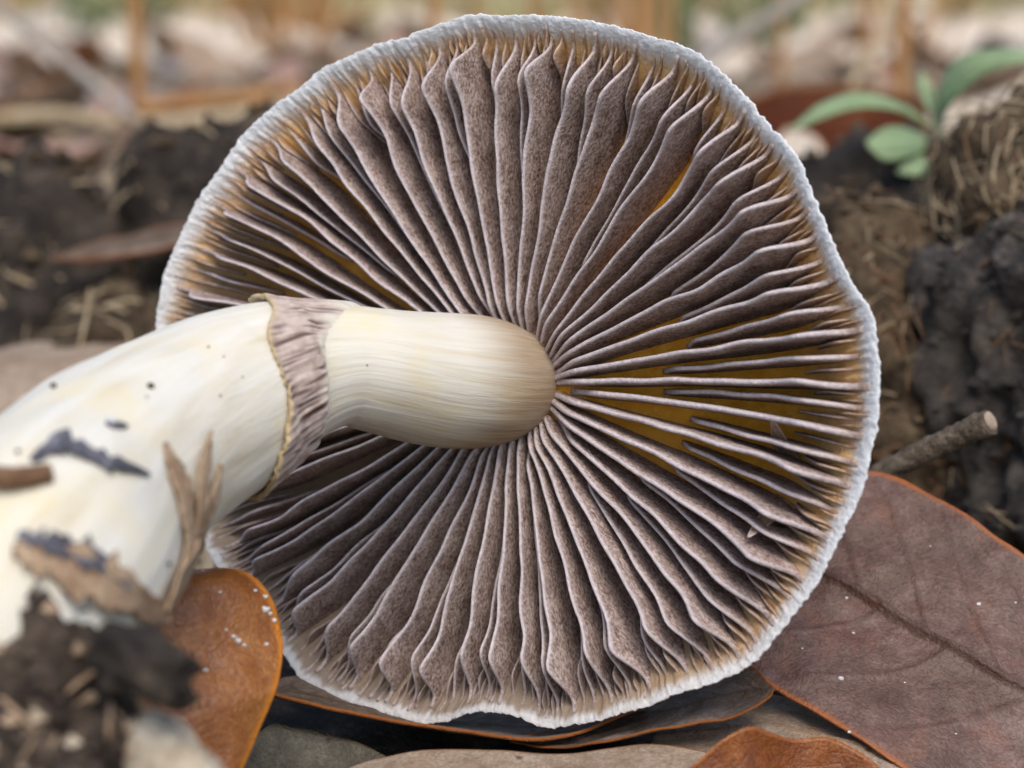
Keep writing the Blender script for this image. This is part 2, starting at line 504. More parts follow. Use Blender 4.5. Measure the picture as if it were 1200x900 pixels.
def build_gill(t0, s0, s1, H, peak, ns, seed, thick=0.058, amber_from=0.90, wav=1.0, lean=0.0, pale=1.0):
    """one lamella: a thin plate standing on the cap flesh, with a rounded pale edge"""
    nh = 6
    V, A = [], []
    tv = [0, .3, .55, .75, .88, .955, 1.0]
    ph = random.uniform(0, 6.28)
    prof = []
    for i in range(ns + 1):
        s = s0 + (s1 - s0) * i / ns
        u = i / ns
        pk = (peak - s0) / (s1 - s0)
        if u < pk:
            g = 0.42 + 0.58 * smooth(0, 1, u / pk)
            g *= smooth(-0.02, 0.16 * pk + .02, u)
        else:
            q = (u - pk) / (1 - pk)
            g = (1 - smooth(0.0, 0.80, q)) * 0.74 + 0.26 * (1 - q * q)
        lat = wav * (0.05 * math.sin(1.3 * math.sin(t0 * 3) + 5.0 * s) * s + 0.02 * nz((s * 4.5, seed * 3.1, 0), 1, seed) + .10 * (s - .5) * nz((math.cos(t0) * 3, math.sin(t0) * 3, 5), 1))
        prof.append((s, g * H, lat))
    # closed loop of the section: up one side, over the edge, down the other side
    sec = [(tq, -1) for tq in tv] + [(tq, 1) for tq in reversed(tv)]
    for (s, h, lat) in prof:
        for (tq, sd_) in sec:
            w_ = thick * (1 - 0.25 * tq) * (0.5 if tq == 1.0 else (.85 if tq > .95 else 1.0))
            lean_ = lean * h * tq + wav * 0.05 * tq * tq * nz((s * 8, seed * 2.3, 7), 1) * (h / max(H, .01))
            V.append(cap_pt(t0, s, hf(s) - 0.02 + (h + 0.02) * tq, lat + lean_ + sd_ * w_ * .5))
            am = smooth(amber_from, amber_from + .10, s + 0.02 * nz((s * 20, seed, 0), 1)) * (1 - 0.35 * tq)
            A.append((max(.7 * smooth(.945, .978, s), pale * smooth(.925, 1.0, tq) * smooth(0.0, 0.10, h) * (1 - .6 * smooth(.86, .95, s))), am, tq, amber_at(t0)))
    m = len(sec)
    F = []
    for i in range(ns):
        for j in range(m - 1):
            F.append((i * m + j, (i + 1) * m + j, (i + 1) * m + j + 1, i * m + j + 1))
    F.append(tuple(range(m)))
    F.append(tuple(ns * m + j for j in range(m - 1, -1, -1)))
    return sub('gill', V, F, M_GILL, cap, A)

NG = 50
rg = random.Random(11)
ts = [2 * math.pi * (i + rg.uniform(-.06, .06)) / NG for i in range(NG)]
for i in range(NG):
    t0, t1 = ts[i], ts[(i + 1) % NG] + (2 * math.pi if i == NG - 1 else 0)
    ln = .05 * math.sin(t0 * 4 + 1) + rg.uniform(-.03, .03)
    side = max(0, math.cos(t0 + .1)) ** 4
    out = .0 * (1 - amber_at(t0))
    build_gill(t0, rg.choice([.08, .09, .10, .15]), rg.uniform(.960, .979) + out, rg.uniform(.80, .88), rg.uniform(.78, .84), 76, i * 1.37, .056 + .034 * side, lean=ln)
    tm = t0 + (t1 - t0) * rg.uniform(.46, .56)
    sh = (rg.choice([.30, .40, .48]) if (i % 2 or side > .35) else rg.choice([.60, .68, .74]))
    build_gill(tm, sh, rg.uniform(.960, .979) + out, (.72 if sh < .52 else .46) * rg.uniform(.9, 1.08), max(.80, sh + .06), 48, i * 2.11 + 50, .046 + .030 * side, .87, .8, ln)
    for q, f in enumerate((.25, .77)):
        a = t0 + (t1 - t0) * (f + rg.uniform(-.05, .05))
        s0 = rg.uniform(.74, .84)
        build_gill(a, s0, rg.uniform(.964, .979) + out, rg.uniform(.20, .30), min(.89, s0 + .07), 22, i * 3.3 + q + 90, .036, .82, .4, ln, .5)
    if i % 2:
        for q, f in enumerate((.13, .38, .64)):
            build_gill(t0 + (t1 - t0) * f, rg.uniform(.84, .89), rg.uniform(.964, .979) + out, rg.uniform(.08, .14), .93, 12, i * 5.3 + q, .03, .80, .3, 0, .3)

# two scraps of torn gill bent over near the rim
for (tt, a, b, hh, ln) in [(-.235, .72, .79, .80, .5), (-.36, .76, .84, .80, -.5)]:
    g_ = build_gill(tt, a, b, hh, (a + b) / 2, 20, tt * 9, .03, .7, 1.0, ln)
    g_.name = 'torn_gill'

# ---- stem
AX = [(612, 449, 23.2, 62), (566, 448, 22.35, 76), (528, 446, 21.85, 79), (485, 441, 21.45, 77), (440, 433, 21.1, 73), (400, 428, 20.9, 71), (352, 436, 20.7, 82), (318, 446, 20.5, 94),
      (270, 468, 20.2, 106), (210, 502, 19.6, 116), (150, 540, 18.8, 126), (92, 592, 17.9, 140), (36, 665, 17.0, 160), (-25, 760, 16.4, 160), (-60, 850, 16.2, 140)]
axp = catmull([P(a, b, c) for a, b, c, r in AX], 150)
axr = [x[0] for x in catmull([np.array([r * K * c, 0, 0]) for a, b, c, r in AX], 150)]
def frames(pts):
    fr = []; prev = None
    for i in range(len(pts)):
        t = pts[min(i + 1, len(pts) - 1)] - pts[max(i - 1, 0)]
        t = t / np.linalg.norm(t)
        if prev is None: a = UP - t * np.dot(UP, t)
        else: a = prev - t * np.dot(prev, t)
        a = a / np.linalg.norm(a); prev = a
        fr.append((t, a, np.cross(t, a)))
    return fr
axf = frames(axp)
def build_stem():
    seg = 96
    V, A = [], []
    arc = 0
    for i in range(len(axp)):
        if i: arc += np.linalg.norm(axp[i] - axp[i - 1])
        t, a, b = axf[i]
        u = i / (len(axp) - 1)
        for j in range(seg):
            an = 2 * math.pi * j / seg
            d = a * math.cos(an) + b * math.sin(an)
            r = axr[i] * (1 + 0.012 * nz((math.cos(an) * 3, math.sin(an) * 3, arc * .35), 1) + 0.006 * nz((math.cos(an) * 14, math.sin(an) * 14, arc * .5), 1) + 0.028 * nz((math.cos(an), math.sin(an), arc * .8), 1, 4) + 0.02 * smooth(.5, .7, u) * nz((math.cos(an) * 5, math.sin(an) * 5, arc * 1.6), 1, 6))
            V.append(axp[i] + d * r)
            g = j / seg
            g = min(g, 1 - g) * 2
            stain_shade = 0.95 * (1 - smooth(0.07, 0.20, u + .03 * nz((math.cos(an) * 9, math.sin(an) * 9, 2), 1))) + 0.30 * smooth(.15, -1, math.cos(an)) * (1 - smooth(.25, .42, u))  # brown tip, plus shade painted along the underside near the cap
            A.append((min(1, stain_shade), g * .5 + .1 * (j > seg / 2), arc * .1))
    F = []
    n = len(axp)
    for i in range(n - 1):
        for j in range(seg):
            k = (j + 1) % seg
            F.append((i * seg + j, i * seg + k, (i + 1) * seg + k, (i + 1) * seg + j))
    F.append(tuple(range(seg - 1, -1, -1))); F.append(tuple((n - 1) * seg + j for j in range(seg)))
    return obj('stem', V, F, M_STEM, mush, A), V, F
stem, SV, SF = build_stem()
bvh = BVHTree.FromPolygons([Vector(v) for v in SV], SF)
def on_stem(px, py, lift=0.0):
    d = FWD + RT * (px - 600) * K + UP * (450 - py) * K
    d = Vector(d).normalized()
    h = bvh.ray_cast(Vector(CAM), d)
    if h[0] is None:
        h = bvh.find_nearest(Vector(P(px, py, 17)))
    p, n = np.array(h[0]), np.array(h[1])
    if np.dot(n, np.array(d)) > 0: n = -n
    return p + n * lift, n

def build_ring():
    """collapsed veil: a wrinkled collar on the stem with a free, slightly flared lower edge"""
    i0, i1 = 56, 79
    seg = 260
    rows = 26
    V, A = [], []
    outer, inner = [], []
    for side in (0, 1):
        for q in range(rows + 1):
            f = q / rows
            for j in range(seg):
                an = 2 * math.pi * j / seg
                skew = 1 - 6 * math.sin(an) - 10 * math.cos(an) + 1.5 * nz((math.cos(an) * 2, math.sin(an) * 2, 3), 1) * f
                fi = min(len(axp) - 1.01, max(0, i0 + (i1 - i0) * f + skew))
                k = int(fi); g = fi - k
                c = axp[k] * (1 - g) + axp[k + 1] * g
                r = axr[k] * (1 - g) + axr[k + 1] * g
                t, a, b = axf[k]
                d = a * math.cos(an) + b * math.sin(an)
                wr = nz((math.cos(an) * 26, math.sin(an) * 26, f * 2.2), 1)
                wr2 = nz((math.cos(an) * 9, math.sin(an) * 9, f * 5), 1, 2)
                env = smooth(0, .3, f)
                topcurl = max(0, math.cos(an - .25)) ** 24
                off = -0.03 + 0.064 * smooth(0, .22, f) + 0.02 * smooth(.05, .8, f) + 0.030 * env * wr + 0.02 * env * wr2 + 0.016 * smooth(.86, 1, f) + 0.06 * topcurl * smooth(.8, 1, f)
                if side: off -= 0.03 + 0.015 * f
                V.append(c + d * (r + off) + t * (0.07 * topcurl * smooth(.8, 1, f)))
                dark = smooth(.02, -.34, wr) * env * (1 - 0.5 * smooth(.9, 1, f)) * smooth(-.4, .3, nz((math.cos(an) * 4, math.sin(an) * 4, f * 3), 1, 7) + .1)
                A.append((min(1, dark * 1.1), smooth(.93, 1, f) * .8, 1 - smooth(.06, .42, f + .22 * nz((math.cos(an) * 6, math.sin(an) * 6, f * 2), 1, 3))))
    F = []
    N = (rows + 1) * seg
    for q in range(rows):
        for j in range(seg):
            k = (j + 1) % seg
            F.append((q * seg + j, q * seg + k, (q + 1) * seg + k, (q + 1) * seg + j))
            F.append((N + q * seg + j, N + (q + 1) * seg + j, N + (q + 1) * seg + k, N + q * seg + k))
    for j in range(seg):
        k = (j + 1) % seg
        F.append((rows * seg + j, rows * seg + k, N + rows * seg + k, N + rows * seg + j))
        F.append((j, N + j, N + k, k))
    o = obj('ring', V, F, M_RING, mush, A)
    o['label'] = 'wrinkled pinkish tan ring around the white stem'
build_ring()

# ------------------------------------------------------------------ leaves
def sheet_leaf(name, top, bot, mat, label, cat='leaf', group=None, nu=70, nv=30, thick=0.028, bulge=0.0, rough=0.03, veins=9, vein_h=0.02, seed=0.0, fold=0.0,
               edge_w=0.05, pts3d=False, midrib=True, ragged=0.0, link_label=None, wave=0.0, slant=-1.1):
    """leaf between two edge lines (pixel, pixel, depth), with thickness, raised midrib and side veins"""
    if not pts3d:
        top = [P(*p) for p in top]; bot = [P(*p) for p in bot]
    T = catmull(top, nu); B = catmull(bot, nu)
    N0 = np.zeros(3)
    for i in range(1, nu):
        N0 += np.cross(T[i] - B[i], T[i + 1] - T[i - 1])
    N0 /= np.linalg.norm(N0) + 1e-9
    if np.dot(N0, CAM - T[nu // 2]) < 0: N0 = -N0
    V, A = [], []
    front = []
    for i in range(nu + 1):
        u = i / nu
        wd = np.linalg.norm(T[i] - B[i])
        for j in range(nv + 1):
            v = j / nv * 2 - 1
            rg_ = ragged * nz((u * 9, v, seed), 2) * abs(v) ** 4
            p = B[i] * (.5 - v / 2 * (1 + rg_)) + T[i] * (.5 + v / 2 * (1 + rg_))
            side = max(.02, 1 - abs(v))
            h = bulge * wd * (1 - v * v) + fold * wd * abs(v)
            h += rough * fbm(p, 0.55, 3, seed) * 1.6 + rough * 0.35 * nz(p, 2.6, seed)
            h += wave * math.sin(u * 9 + seed) * v * wd
            ve = 0.0
            if midrib:
                dm = abs(v) * wd / 2
                mr = math.exp(-(dm / (0.055 * (1.15 - u * .5))) ** 2)
                h += vein_h * (3.2 if slant > 0 else 2.2) * mr
                ve = max(ve, mr)
                if veins and wd > .2:
                    lat = u * veins + abs(v) ** 1.25 * slant + (.35 if v > 0 else 0) + 0.10 * nz((u * 3, v * 2, seed), 1)
                    fr_ = abs(lat - round(lat)) / veins * np.linalg.norm(T[-1] - T[0])
                    sv = math.exp(-(fr_ / 0.028) ** 2) * (1 - abs(v) ** 4) * (1 - .35 * abs(v))
                    h += vein_h * 0.8 * sv
                    ve = max(ve, sv * .85)
            V.append(p + N0 * h)
            em = smooth(edge_w * 2.4, edge_w * .3, (1 - abs(v)) * wd / 2 + 0.03 * nz(p, 2.0, seed)) if edge_w else 0
            A.append((ve, em, u))
    n = len(V)
    for k in range(n):
        V.append(V[k] - N0 * thick); A.append(A[k])
    F = []
    mcol = nv + 1
    for i in range(nu):
        for j in range(nv):
            a, b, c, d = i * mcol + j, i * mcol + j + 1, (i + 1) * mcol + j + 1, (i + 1) * mcol + j
            F.append((a, d, c, b)); F.append((n + a, n + b, n + c, n + d))
    bd = [j for j in range(nv + 1)] + [i * mcol + nv for i in range(1, nu + 1)] + [nu * mcol + j for j in range(nv - 1, -1, -1)] + [i * mcol for i in range(nu - 1, 0, -1)]
    for k in range(len(bd)):
        a, b = bd[k], bd[(k + 1) % len(bd)]
        F.append((a, b, n + b, n + a))
    o = obj(name, V, F, mat, None, A)
    if label: tag(o, label, cat, group)
    if nu >= 100: LBVH.append(BVHTree.FromPolygons([Vector(v) for v in V], F))
    return o
LBVH = []

# leaf leaning at the right
sheet_leaf('fallen_leaf',
    [(868, 652, 23.6), (930, 588, 23.9), (1018, 553, 24.0), (1100, 583, 23.6), (1160, 620, 23.2), (1230, 668, 22.8), (1330, 755, 22.2), (1420, 880, 21.5)],
    [(866, 660, 23.5), (850, 728, 22.6), (880, 787, 21.9), (960, 836, 21.4), (1060, 902, 21.0), (1180, 962, 20.8), (1300, 962, 21.0), (1418, 888, 21.5)],
    LEAFM['mauve'], 'big mauve brown leaf with raised midrib leaning beside the cap', nu=240, nv=110, bulge=-0.03, rough=0.08, veins=7, vein_h=0.034, seed=3.1, edge_w=0.04, slant=1.7)
# leaf the cap rests on
sheet_leaf('fallen_leaf',
    [(296, 806, 22.4), (360, 792, 23.2), (450, 802, 23.8), (560, 815, 24.0), (680, 815, 23.8), (770, 815, 22.8)],
    [(290, 802, 21.4), (340, 817, 21.3), (430, 836, 21.3), (540, 856, 21.3), (650, 862, 21.3), (752, 826, 21.6)],
    LEAFM['grey'], 'grey brown leaf with a thin orange edge under the bottom rim of the cap', nu=120, nv=40, bulge=-0.05, rough=0.03, veins=8, vein_h=0.01, seed=5.2, edge_w=0.03, thick=.04)
sheet_leaf('fallen_leaf',
    [(912, 818, 21.3), (872, 786, 22.0), (800, 812, 22.2), (700, 842, 22.2), (600, 862, 21.7)],
    [(908, 824, 21.2), (868, 846, 21.0), (785, 860, 20.9), (690, 868, 21.0), (596, 866, 21.6)],
    LEAFM['grey'], 'small grey leaf with dark cracks poking out below the cap beside the big leaf', nu=90, nv=36, bulge=-0.05, rough=0.10, veins=5, vein_h=0.016, seed=8.8, edge_w=0.03)
sheet_leaf('fallen_leaf',
    [(770, 850, 22.2), (830, 828, 22.4), (900, 815, 22.5), (1000, 845, 22.0), (1080, 890, 21.6)],
    [(760, 880, 20.9), (830, 893, 20.8), (910, 895, 20.6), (990, 905, 20.6), (1070, 915, 20.8)],
    LEAFM['tan'], 'pale tan leaf lying flat under the lower edge of the big mauve leaf', nu=60, nv=30, rough=0.03, seed=2.8, edge_w=0.02)
sheet_leaf('fallen_leaf',
    [(792, 915, 19.9), (845, 873, 20.0), (888, 851, 20.1), (930, 858, 20.4), (975, 868, 20.6), (1020, 888, 20.5), (1075, 915, 20.3)],
    [(815, 990, 19.4), (860, 985, 19.3), (905, 980, 19.3), (950, 980, 19.4), (990, 982, 19.5), (1030, 985, 19.6), (1075, 985, 19.7)],
    LEAFM['copper'], 'crumpled glossy orange leaf curling up in front of the big mauve leaf', nu=80, nv=40, bulge=-0.28, rough=0.14, veins=4, vein_h=0.012, seed=6.4, edge_w=0.015, wave=.05)
sheet_leaf('fallen_leaf',
    [(375, 912, 20.5), (470, 884, 20.7), (560, 875, 20.8), (650, 880, 20.8), (750, 872, 21.0), (845, 884, 21.0)],
    [(380, 985, 19.6), (470, 990, 19.4), (560, 990, 19.4), (650, 990, 19.4), (750, 990, 19.5), (850, 985, 19.7)],
    LEAFM['tan'], 'weathered grey tan leaf lying flat in front of the cap bottom', nu=100, nv=40, bulge=0.05, rough=0.05, veins=6, vein_h=0.016, seed=4.4, edge_w=0.02)
sheet_leaf('fallen_leaf',
    [(280, 872, 21.3), (318, 846, 21.6), (352, 850, 21.7), (400, 862, 21.7), (452, 884, 21.4)],
    [(285, 940, 20.3), (330, 955, 20.1), (375, 958, 20.1), (420, 955, 20.2), (455, 940, 20.4)],
    LEAFM['drab'], 'dull grey green cupped leaf in the shade beside the small orange leaf', nu=60, nv=34, bulge=-0.22, rough=0.06, veins=5, vein_h=0.03, seed=7.4, edge_w=0.02)
# small orange leaf at the left
ol = sheet_leaf('fallen_leaf',
    [(218, 667, 20.0), (282, 667, 20.1), (318, 698, 20.1), (332, 750, 20.0), (325, 805, 19.7), (300, 866, 19.5), (275, 925, 19.3), (262, 985, 19.1)],
    [(196, 676, 19.6), (170, 700, 19.3), (155, 750, 19.1), (152, 800, 19.0), (165, 850, 18.9), (190, 900, 18.9), (222, 945, 18.9), (256, 988, 19.1)],
    LEAFM['orange'], 'small glossy orange brown leaf standing upright beside the dark soil clod', nu=110, nv=60, bulge=0.07, rough=0.06, veins=0, vein_h=0.0, seed=1.4, edge_w=0.05, midrib=False)

# left leaf behind the stem
sheet_leaf('fallen_leaf',
    [(-70, 450, 33.5), (-10, 412, 34), (60, 398, 34.2), (120, 397, 34.2), (170, 406, 34), (225, 440, 33)],
    [(-60, 490, 31), (0, 506, 30.8), (60, 515, 30.6), (120, 512, 30.6), (170, 500, 30.8), (222, 460, 32)],
    LEAFM['tan'], 'blurred pinkish tan leaf lying on the soil behind the white stem', nu=60, nv=30, bulge=0.10, rough=0.06, seed=9.1)
sheet_leaf('fallen_leaf',
    [(60, 300, 35.6), (100, 288, 35.8), (150, 276, 36), (200, 264, 36), (250, 262, 36)],
    [(60, 308, 35.2), (105, 306, 35.0), (150, 297, 35.0), (200, 287, 35.0), (250, 278, 35.2)],
    LEAFM['grey'], 'narrow rust coloured leaf caught between the dark soil clods behind the cap', nu=40, nv=20, rough=0.04, seed=9.7)
# rust leaf standing far right
sheet_leaf('fallen_leaf',
    [(870, 120, 55), (920, 104, 56), (980, 100, 56), (1040, 104, 56), (1090, 120, 55)],
    [(875, 175, 54), (920, 185, 53.5), (980, 188, 53.5), (1040, 186, 53.5), (1085, 175, 54)],
    LEAFM['umber'], 'wide dark rust leaf standing on edge behind the green seedling', nu=50, nv=24, bulge=-0.12, rough=0.08, seed=11.3)

# ------------------------------------------------------------------ soil clods
def clod(name, c, rx, ry, rz, mat, label, subd=5, amp=0.35, freq=0.6, seed=0.0, ridges=0.0):
    bm = bmesh.new()
    bmesh.ops.create_icosphere(bm, subdivisions=subd, radius=1.0)
    V = []
    for v in bm.verts:
        d = np.array(v.co)
        p = np.array([d[0] * rx, d[1] * ry, d[2] * rz])
        q = p + c
        k = 1 + amp * fbm(q, freq, 3, seed) + amp * .32 * fbm(q, freq * 4.5, 3, seed + 3)
        if ridges: k += ridges * (0.5 - abs(nz(q * np.array([1, 1, .35]), 1.6, seed)) * 2)
        V.append(c + p * k)
    F = [tuple(x.index for x in f.verts) for f in bm.faces]
    bm.free()
    o = obj(name, V, F, mat)
    tag(o, label, 'soil clod')
    return o, np.array(V)

def fibres(parent, V, n, mat, length, rad, seed, zmin=None, name='straw_fibre', sel=None):
    """straw and root fibres matted on a clod: one joined part"""
    r = random.Random(seed)
    cen = V.mean(0)
    VV, FF = [], []
    cnt = 0
    while cnt < n:
        p = V[r.randrange(len(V))]
        if sel and not sel(p): continue
        nn = p - cen; nn /= np.linalg.norm(nn)
        d = np.array([r.gauss(0, 1), r.gauss(0, 1), r.gauss(0, 1)]); d -= nn * np.dot(d, nn) * .75; d /= np.linalg.norm(d)
        L = length * r.uniform(.4, 1.4)
        bend = np.array([r.gauss(0, 1), r.gauss(0, 1), r.gauss(0, 1)]) * L * .09
        pts = [p - d * L * .5 - nn * .03, p + bend * .6 + nn * .05, p + d * L * .5 + nn * r.uniform(-.05, .12)]
        rr = rad * r.uniform(.5, 1.6)
        a, f = tube(catmull(pts, 4), [rr * .7, rr, rr, rr * .9, rr * .3], 4)
        o = len(VV)
        VV += a; FF += [tuple(x + o for x in y) for y in f]
        cnt += 1
    org = np.array(parent.location) / S
    me = make_mesh(name, (np.array(VV) - org) * S, FF, mat)
    o = bpy.data.objects.new(name, me); COL.objects.link(o); o.parent = parent
    o['kind'] = 'stuff'
    return o

def crumbs(parent, V, n, mat, size, seed, name='soil_crumb', sel=None):
    r = random.Random(seed)
    cen = V.mean(0)
    base = [(1, 0, 0), (-1, 0, 0), (0, 1, 0), (0, -1, 0), (0, 0, 1), (0, 0, -1)]
    fc = [(0, 2, 4), (2, 1, 4), (1, 3, 4), (3, 0, 4), (2, 0, 5), (1, 2, 5), (3, 1, 5), (0, 3, 5)]
    VV, FF = [], []
    cnt = 0
    while cnt < n:
        p = V[r.randrange(len(V))]
        if sel and not sel(p): continue
        nn = p - cen; nn /= np.linalg.norm(nn)
        sz = size * r.uniform(.4, 1.6)
        o = len(VV)
        for b in base:
            VV.append(p + nn * sz * .3 + np.array(b) * sz * np.array([r.uniform(.5, 1.3), r.uniform(.5, 1.3), r.uniform(.5, 1.3)]))
        FF += [tuple(x + o for x in y) for y in fc]
        cnt += 1
    org = np.array(parent.location) / S
    me = make_mesh(name, (np.array(VV) - org) * S, FF, mat, None, False)
    o = bpy.data.objects.new(name, me); COL.objects.link(o); o.parent = parent
    o['kind'] = 'stuff'
    return o

# right: big grey clod with a fibrous crown
c1, v1 = clod('soil_clod', np.array([8.6, 28.4, 2.5]), 2.9, 2.7, 3.5, M_SOIL_GREY, 'tall dark grey soil clod standing behind the big mauve leaf', 6, .26, .45, 2.2, .06)
crumbs(c1, v1, 900, M_SOIL_GREY, .07, 5); fibres(c1, v1, 260, M_BROWNSTICK, .7, .014, 6); fibres(c1, v1, 90, M_STRAW, .6, .01, 7)
c2, v2 = clod('soil_clod', np.array([9.0, 29.8, 4.7]), 2.5, 2.0, 2.0, M_SOIL_BROWN, 'brown fibrous clod matted with straw on top of the tall grey clod', 5, .34, .7, 5.2)
fibres(c2, v2, 1100, M_STRAW, 1.0, .013, 3); fibres(c2, v2, 500, M_BROWNSTICK, .8, .014, 4)
c3, v3 = clod('soil_clod', np.array([5.5, 29.5, 1.9]), 1.5, 1.8, 2.9, M_SOIL_BROWN, 'dark crumbly clod wedged between the cap and the tall grey clod', 5, .38, .6, 8.2)
fibres(c3, v3, 260, M_STRAW, .8, .012, 8); fibres(c3, v3, 500, M_BROWNSTICK, .8, .014, 9)
crumbs(c3, v3, 300, M_SOIL_BROWN, .10, 6)
c4, v4 = clod('soil_clod', np.array([7.2, 37.5, 2.6]), 4.6, 3.0, 2.7, M_SOIL, 'low dark clod carrying the green seedling', 5, .30, .5, 12.2)
crumbs(c4, v4, 300, M_SOIL_BROWN, .13, 16)
# left bank
c5, v5 = clod('soil_clod', np.array([-5.4, 38.5, 2.5]), 2.6, 2.6, 3.3, M_SOIL, 'rounded dark clod behind the left rim of the cap', 5, .28, .5, 15.2)
crumbs(c5, v5, 300, M_SOIL_BROWN, .12, 26); fibres(c5, v5, 90, M_STRAW, .9, .03, 28)
c6, v6 = clod('soil_clod', np.array([-9.3, 38.0, 1.9]), 2.6, 2.4, 3.0, M_SOIL, 'dark crumbly clod behind the pinkish tan leaf', 5, .34, .55, 21.2)
crumbs(c6, v6, 300, M_SOIL_BROWN, .14, 36); fibres(c6, v6, 90, M_STRAW, .9, .03, 38)
c7, v7 = clod('soil_clod', np.array([-6.6, 34.5, 1.3]), 2.3, 1.8, 1.9, M_SOIL_BROWN, 'low brown clod in front of the rounded dark clod', 5, .36, .7, 25.2)
crumbs(c7, v7, 260, M_SOIL_BROWN, .12, 46); fibres(c7, v7, 140, M_STRAW, .8, .025, 48)
# clod at the foot of the stem
cf = P(55, 850, 15.9)
c8, v8 = clod('soil_clod', np.array([cf[0] - .1, cf[1], 1.5]), 1.15, 1.0, 1.85, M_SOIL_FG, 'blurred black crumbly soil clod stuck to the foot of the white stem', 6, .30, 1.0, 31.2)
crumbs(c8, v8, 420, M_SOIL_FG, .08, 56); crumbs(c8, v8, 220, M_SHEATH, .05, 57); crumbs(c8, v8, 160, M_PALE, .055, 59, sel=lambda p: p[2] < 2.9); fibres(c8, v8, 160, M_SHEATH, .5, .02, 58)

# ------------------------------------------------------------------ twigs, sticks and bits
def twig(name, pts, r0, r1, mat, label, cat='twig', group=None, seg=12, n=24, bump=.12, seed=0., pix=True, endcap=None):
    pts = [P(*p) for p in pts] if pix else pts
    c = catmull(pts, n)
    V, F = tube(c, [r0 + (r1 - r0) * i / n for i in range(n + 1)], seg, True, bump, seed)
    o = obj(name, V, F, mat)
    if label: tag(o, label, cat, group)
    return o
tw = twig('twig', [(985, 580, 24.6), (1040, 552, 24.2), (1100, 521, 23.8), (1160, 494, 23.4)], .13, .155, M_BARK, 'short grey broken twig poking out behind the cap above the big mauve leaf', seed=4, bump=.28, n=40)
# cut end of the twig
ce = P(1161, 493.5, 23.39); dv = P(1160, 494, 23.4) - P(1100, 521, 23.8); dv /= np.linalg.norm(dv)
V, F = tube([ce - dv * .03, ce + dv * .015, ce + dv * .04], [.125, .12, .07], 12, True, .2, 3)
o = obj('broken_end', V, F, M_CUT, tw)

BG_LEAF_STYLE = [
    ('tan', 'tan fallen leaf in the blurred litter behind the mushroom', 'tan leaves in the background litter'),
    ('pink', 'pinkish brown fallen leaf in the blurred litter behind the mushroom', 'pinkish leaves in the background litter'),
    ('pale', 'cream fallen leaf coloured bright as if sunlit in the blurred litter behind the mushroom', 'cream leaves in the background litter'),
    ('grey', 'grey brown fallen leaf in the blurred litter behind the mushroom', 'grey brown leaves in the background litter'),
    ('rust', 'rust brown fallen leaf in the blurred litter behind the mushroom', 'rust leaves in the background litter'),
    ('silver', 'silvery grey fallen leaf in the blurred litter behind the mushroom', 'silvery leaves in the background litter')]

def leaf_proto(mat, L, W, seed, curl):
    r = random.Random(seed)
    nu = 12
    top, bot = [], []
    for i in range(nu + 1):
        u = i / nu
        w_ = W * .5 * (math.sin(math.pi * u ** .8) ** .8 + .03) * (1 + .12 * math.sin(u * 17 + seed))
        z = curl * (u - .5) ** 2 * L + .02
        top.append(np.array([(u - .5) * L, w_, z + .25 * curl * w_])); bot.append(np.array([(u - .5) * L, -w_, z + .25 * curl * w_ * r.uniform(.2, 1)]))
    o = sheet_leaf('fallen_leaf', top, bot, mat, None, nu=18, nv=8, thick=.03, bulge=-.08, rough=.08, veins=0, vein_h=.02, seed=seed, pts3d=True)
    return o
rb = random.Random(5)
protos = []
for si, (k, lab, grp) in enumerate(BG_LEAF_STYLE):
    for q in range(2):
        p = leaf_proto(LEAFM[k], rb.uniform(5, 7.5), rb.uniform(2.2, 3.2), si * 3.1 + q * 1.7, rb.uniform(.1, .9))
        protos.append((p, si, lab, grp))
used = set()
def place_leaf(pi, x, y, sc, rx, ry, rz, lift=0.0):
    p, si, lab, grp = protos[pi]
    if pi in used:
        o = p.copy(); COL.objects.link(o)
    else:
        o = p; used.add(pi)
    tag(o, lab, 'leaf', grp)
    o.location = np.array([x, y, th(x, y) - .12 + lift]) * S
    o.rotation_euler = (rx, ry, rz)
    o.scale = (sc, sc, sc)
    return o
wts = [7, 4, 8, 3, 2, 2]
cnt = 0
while cnt < 190:
    d = 46 * math.exp(rb.random() * 1.75)
    px = rb.uniform(-60, 1260)
    x = (px - 600) * K * d
    si = rb.choices(range(6), wts)[0]
    y = d
    sc = rb.uniform(.6, 1.15) * (1 if d < 120 else 1.3)
    place_leaf(si * 2 + rb.randrange(2), x, y, sc, rb.uniform(-.5, .5), rb.uniform(-.5, .5), rb.uniform(0, 6.28), .1)
    cnt += 1

for k in range(46):  # extra cream leaves added as sunlit spots, brightness held in their colour
    d = rb.uniform(150, 420)
    px = rb.uniform(-30, 1230)
    place_leaf(4 + rb.randrange(2), (px - 600) * K * d, d, rb.uniform(1.0, 2.2), rb.uniform(.5, 1.2), rb.uniform(-.4, .4), rb.uniform(-.6, .6), .6)

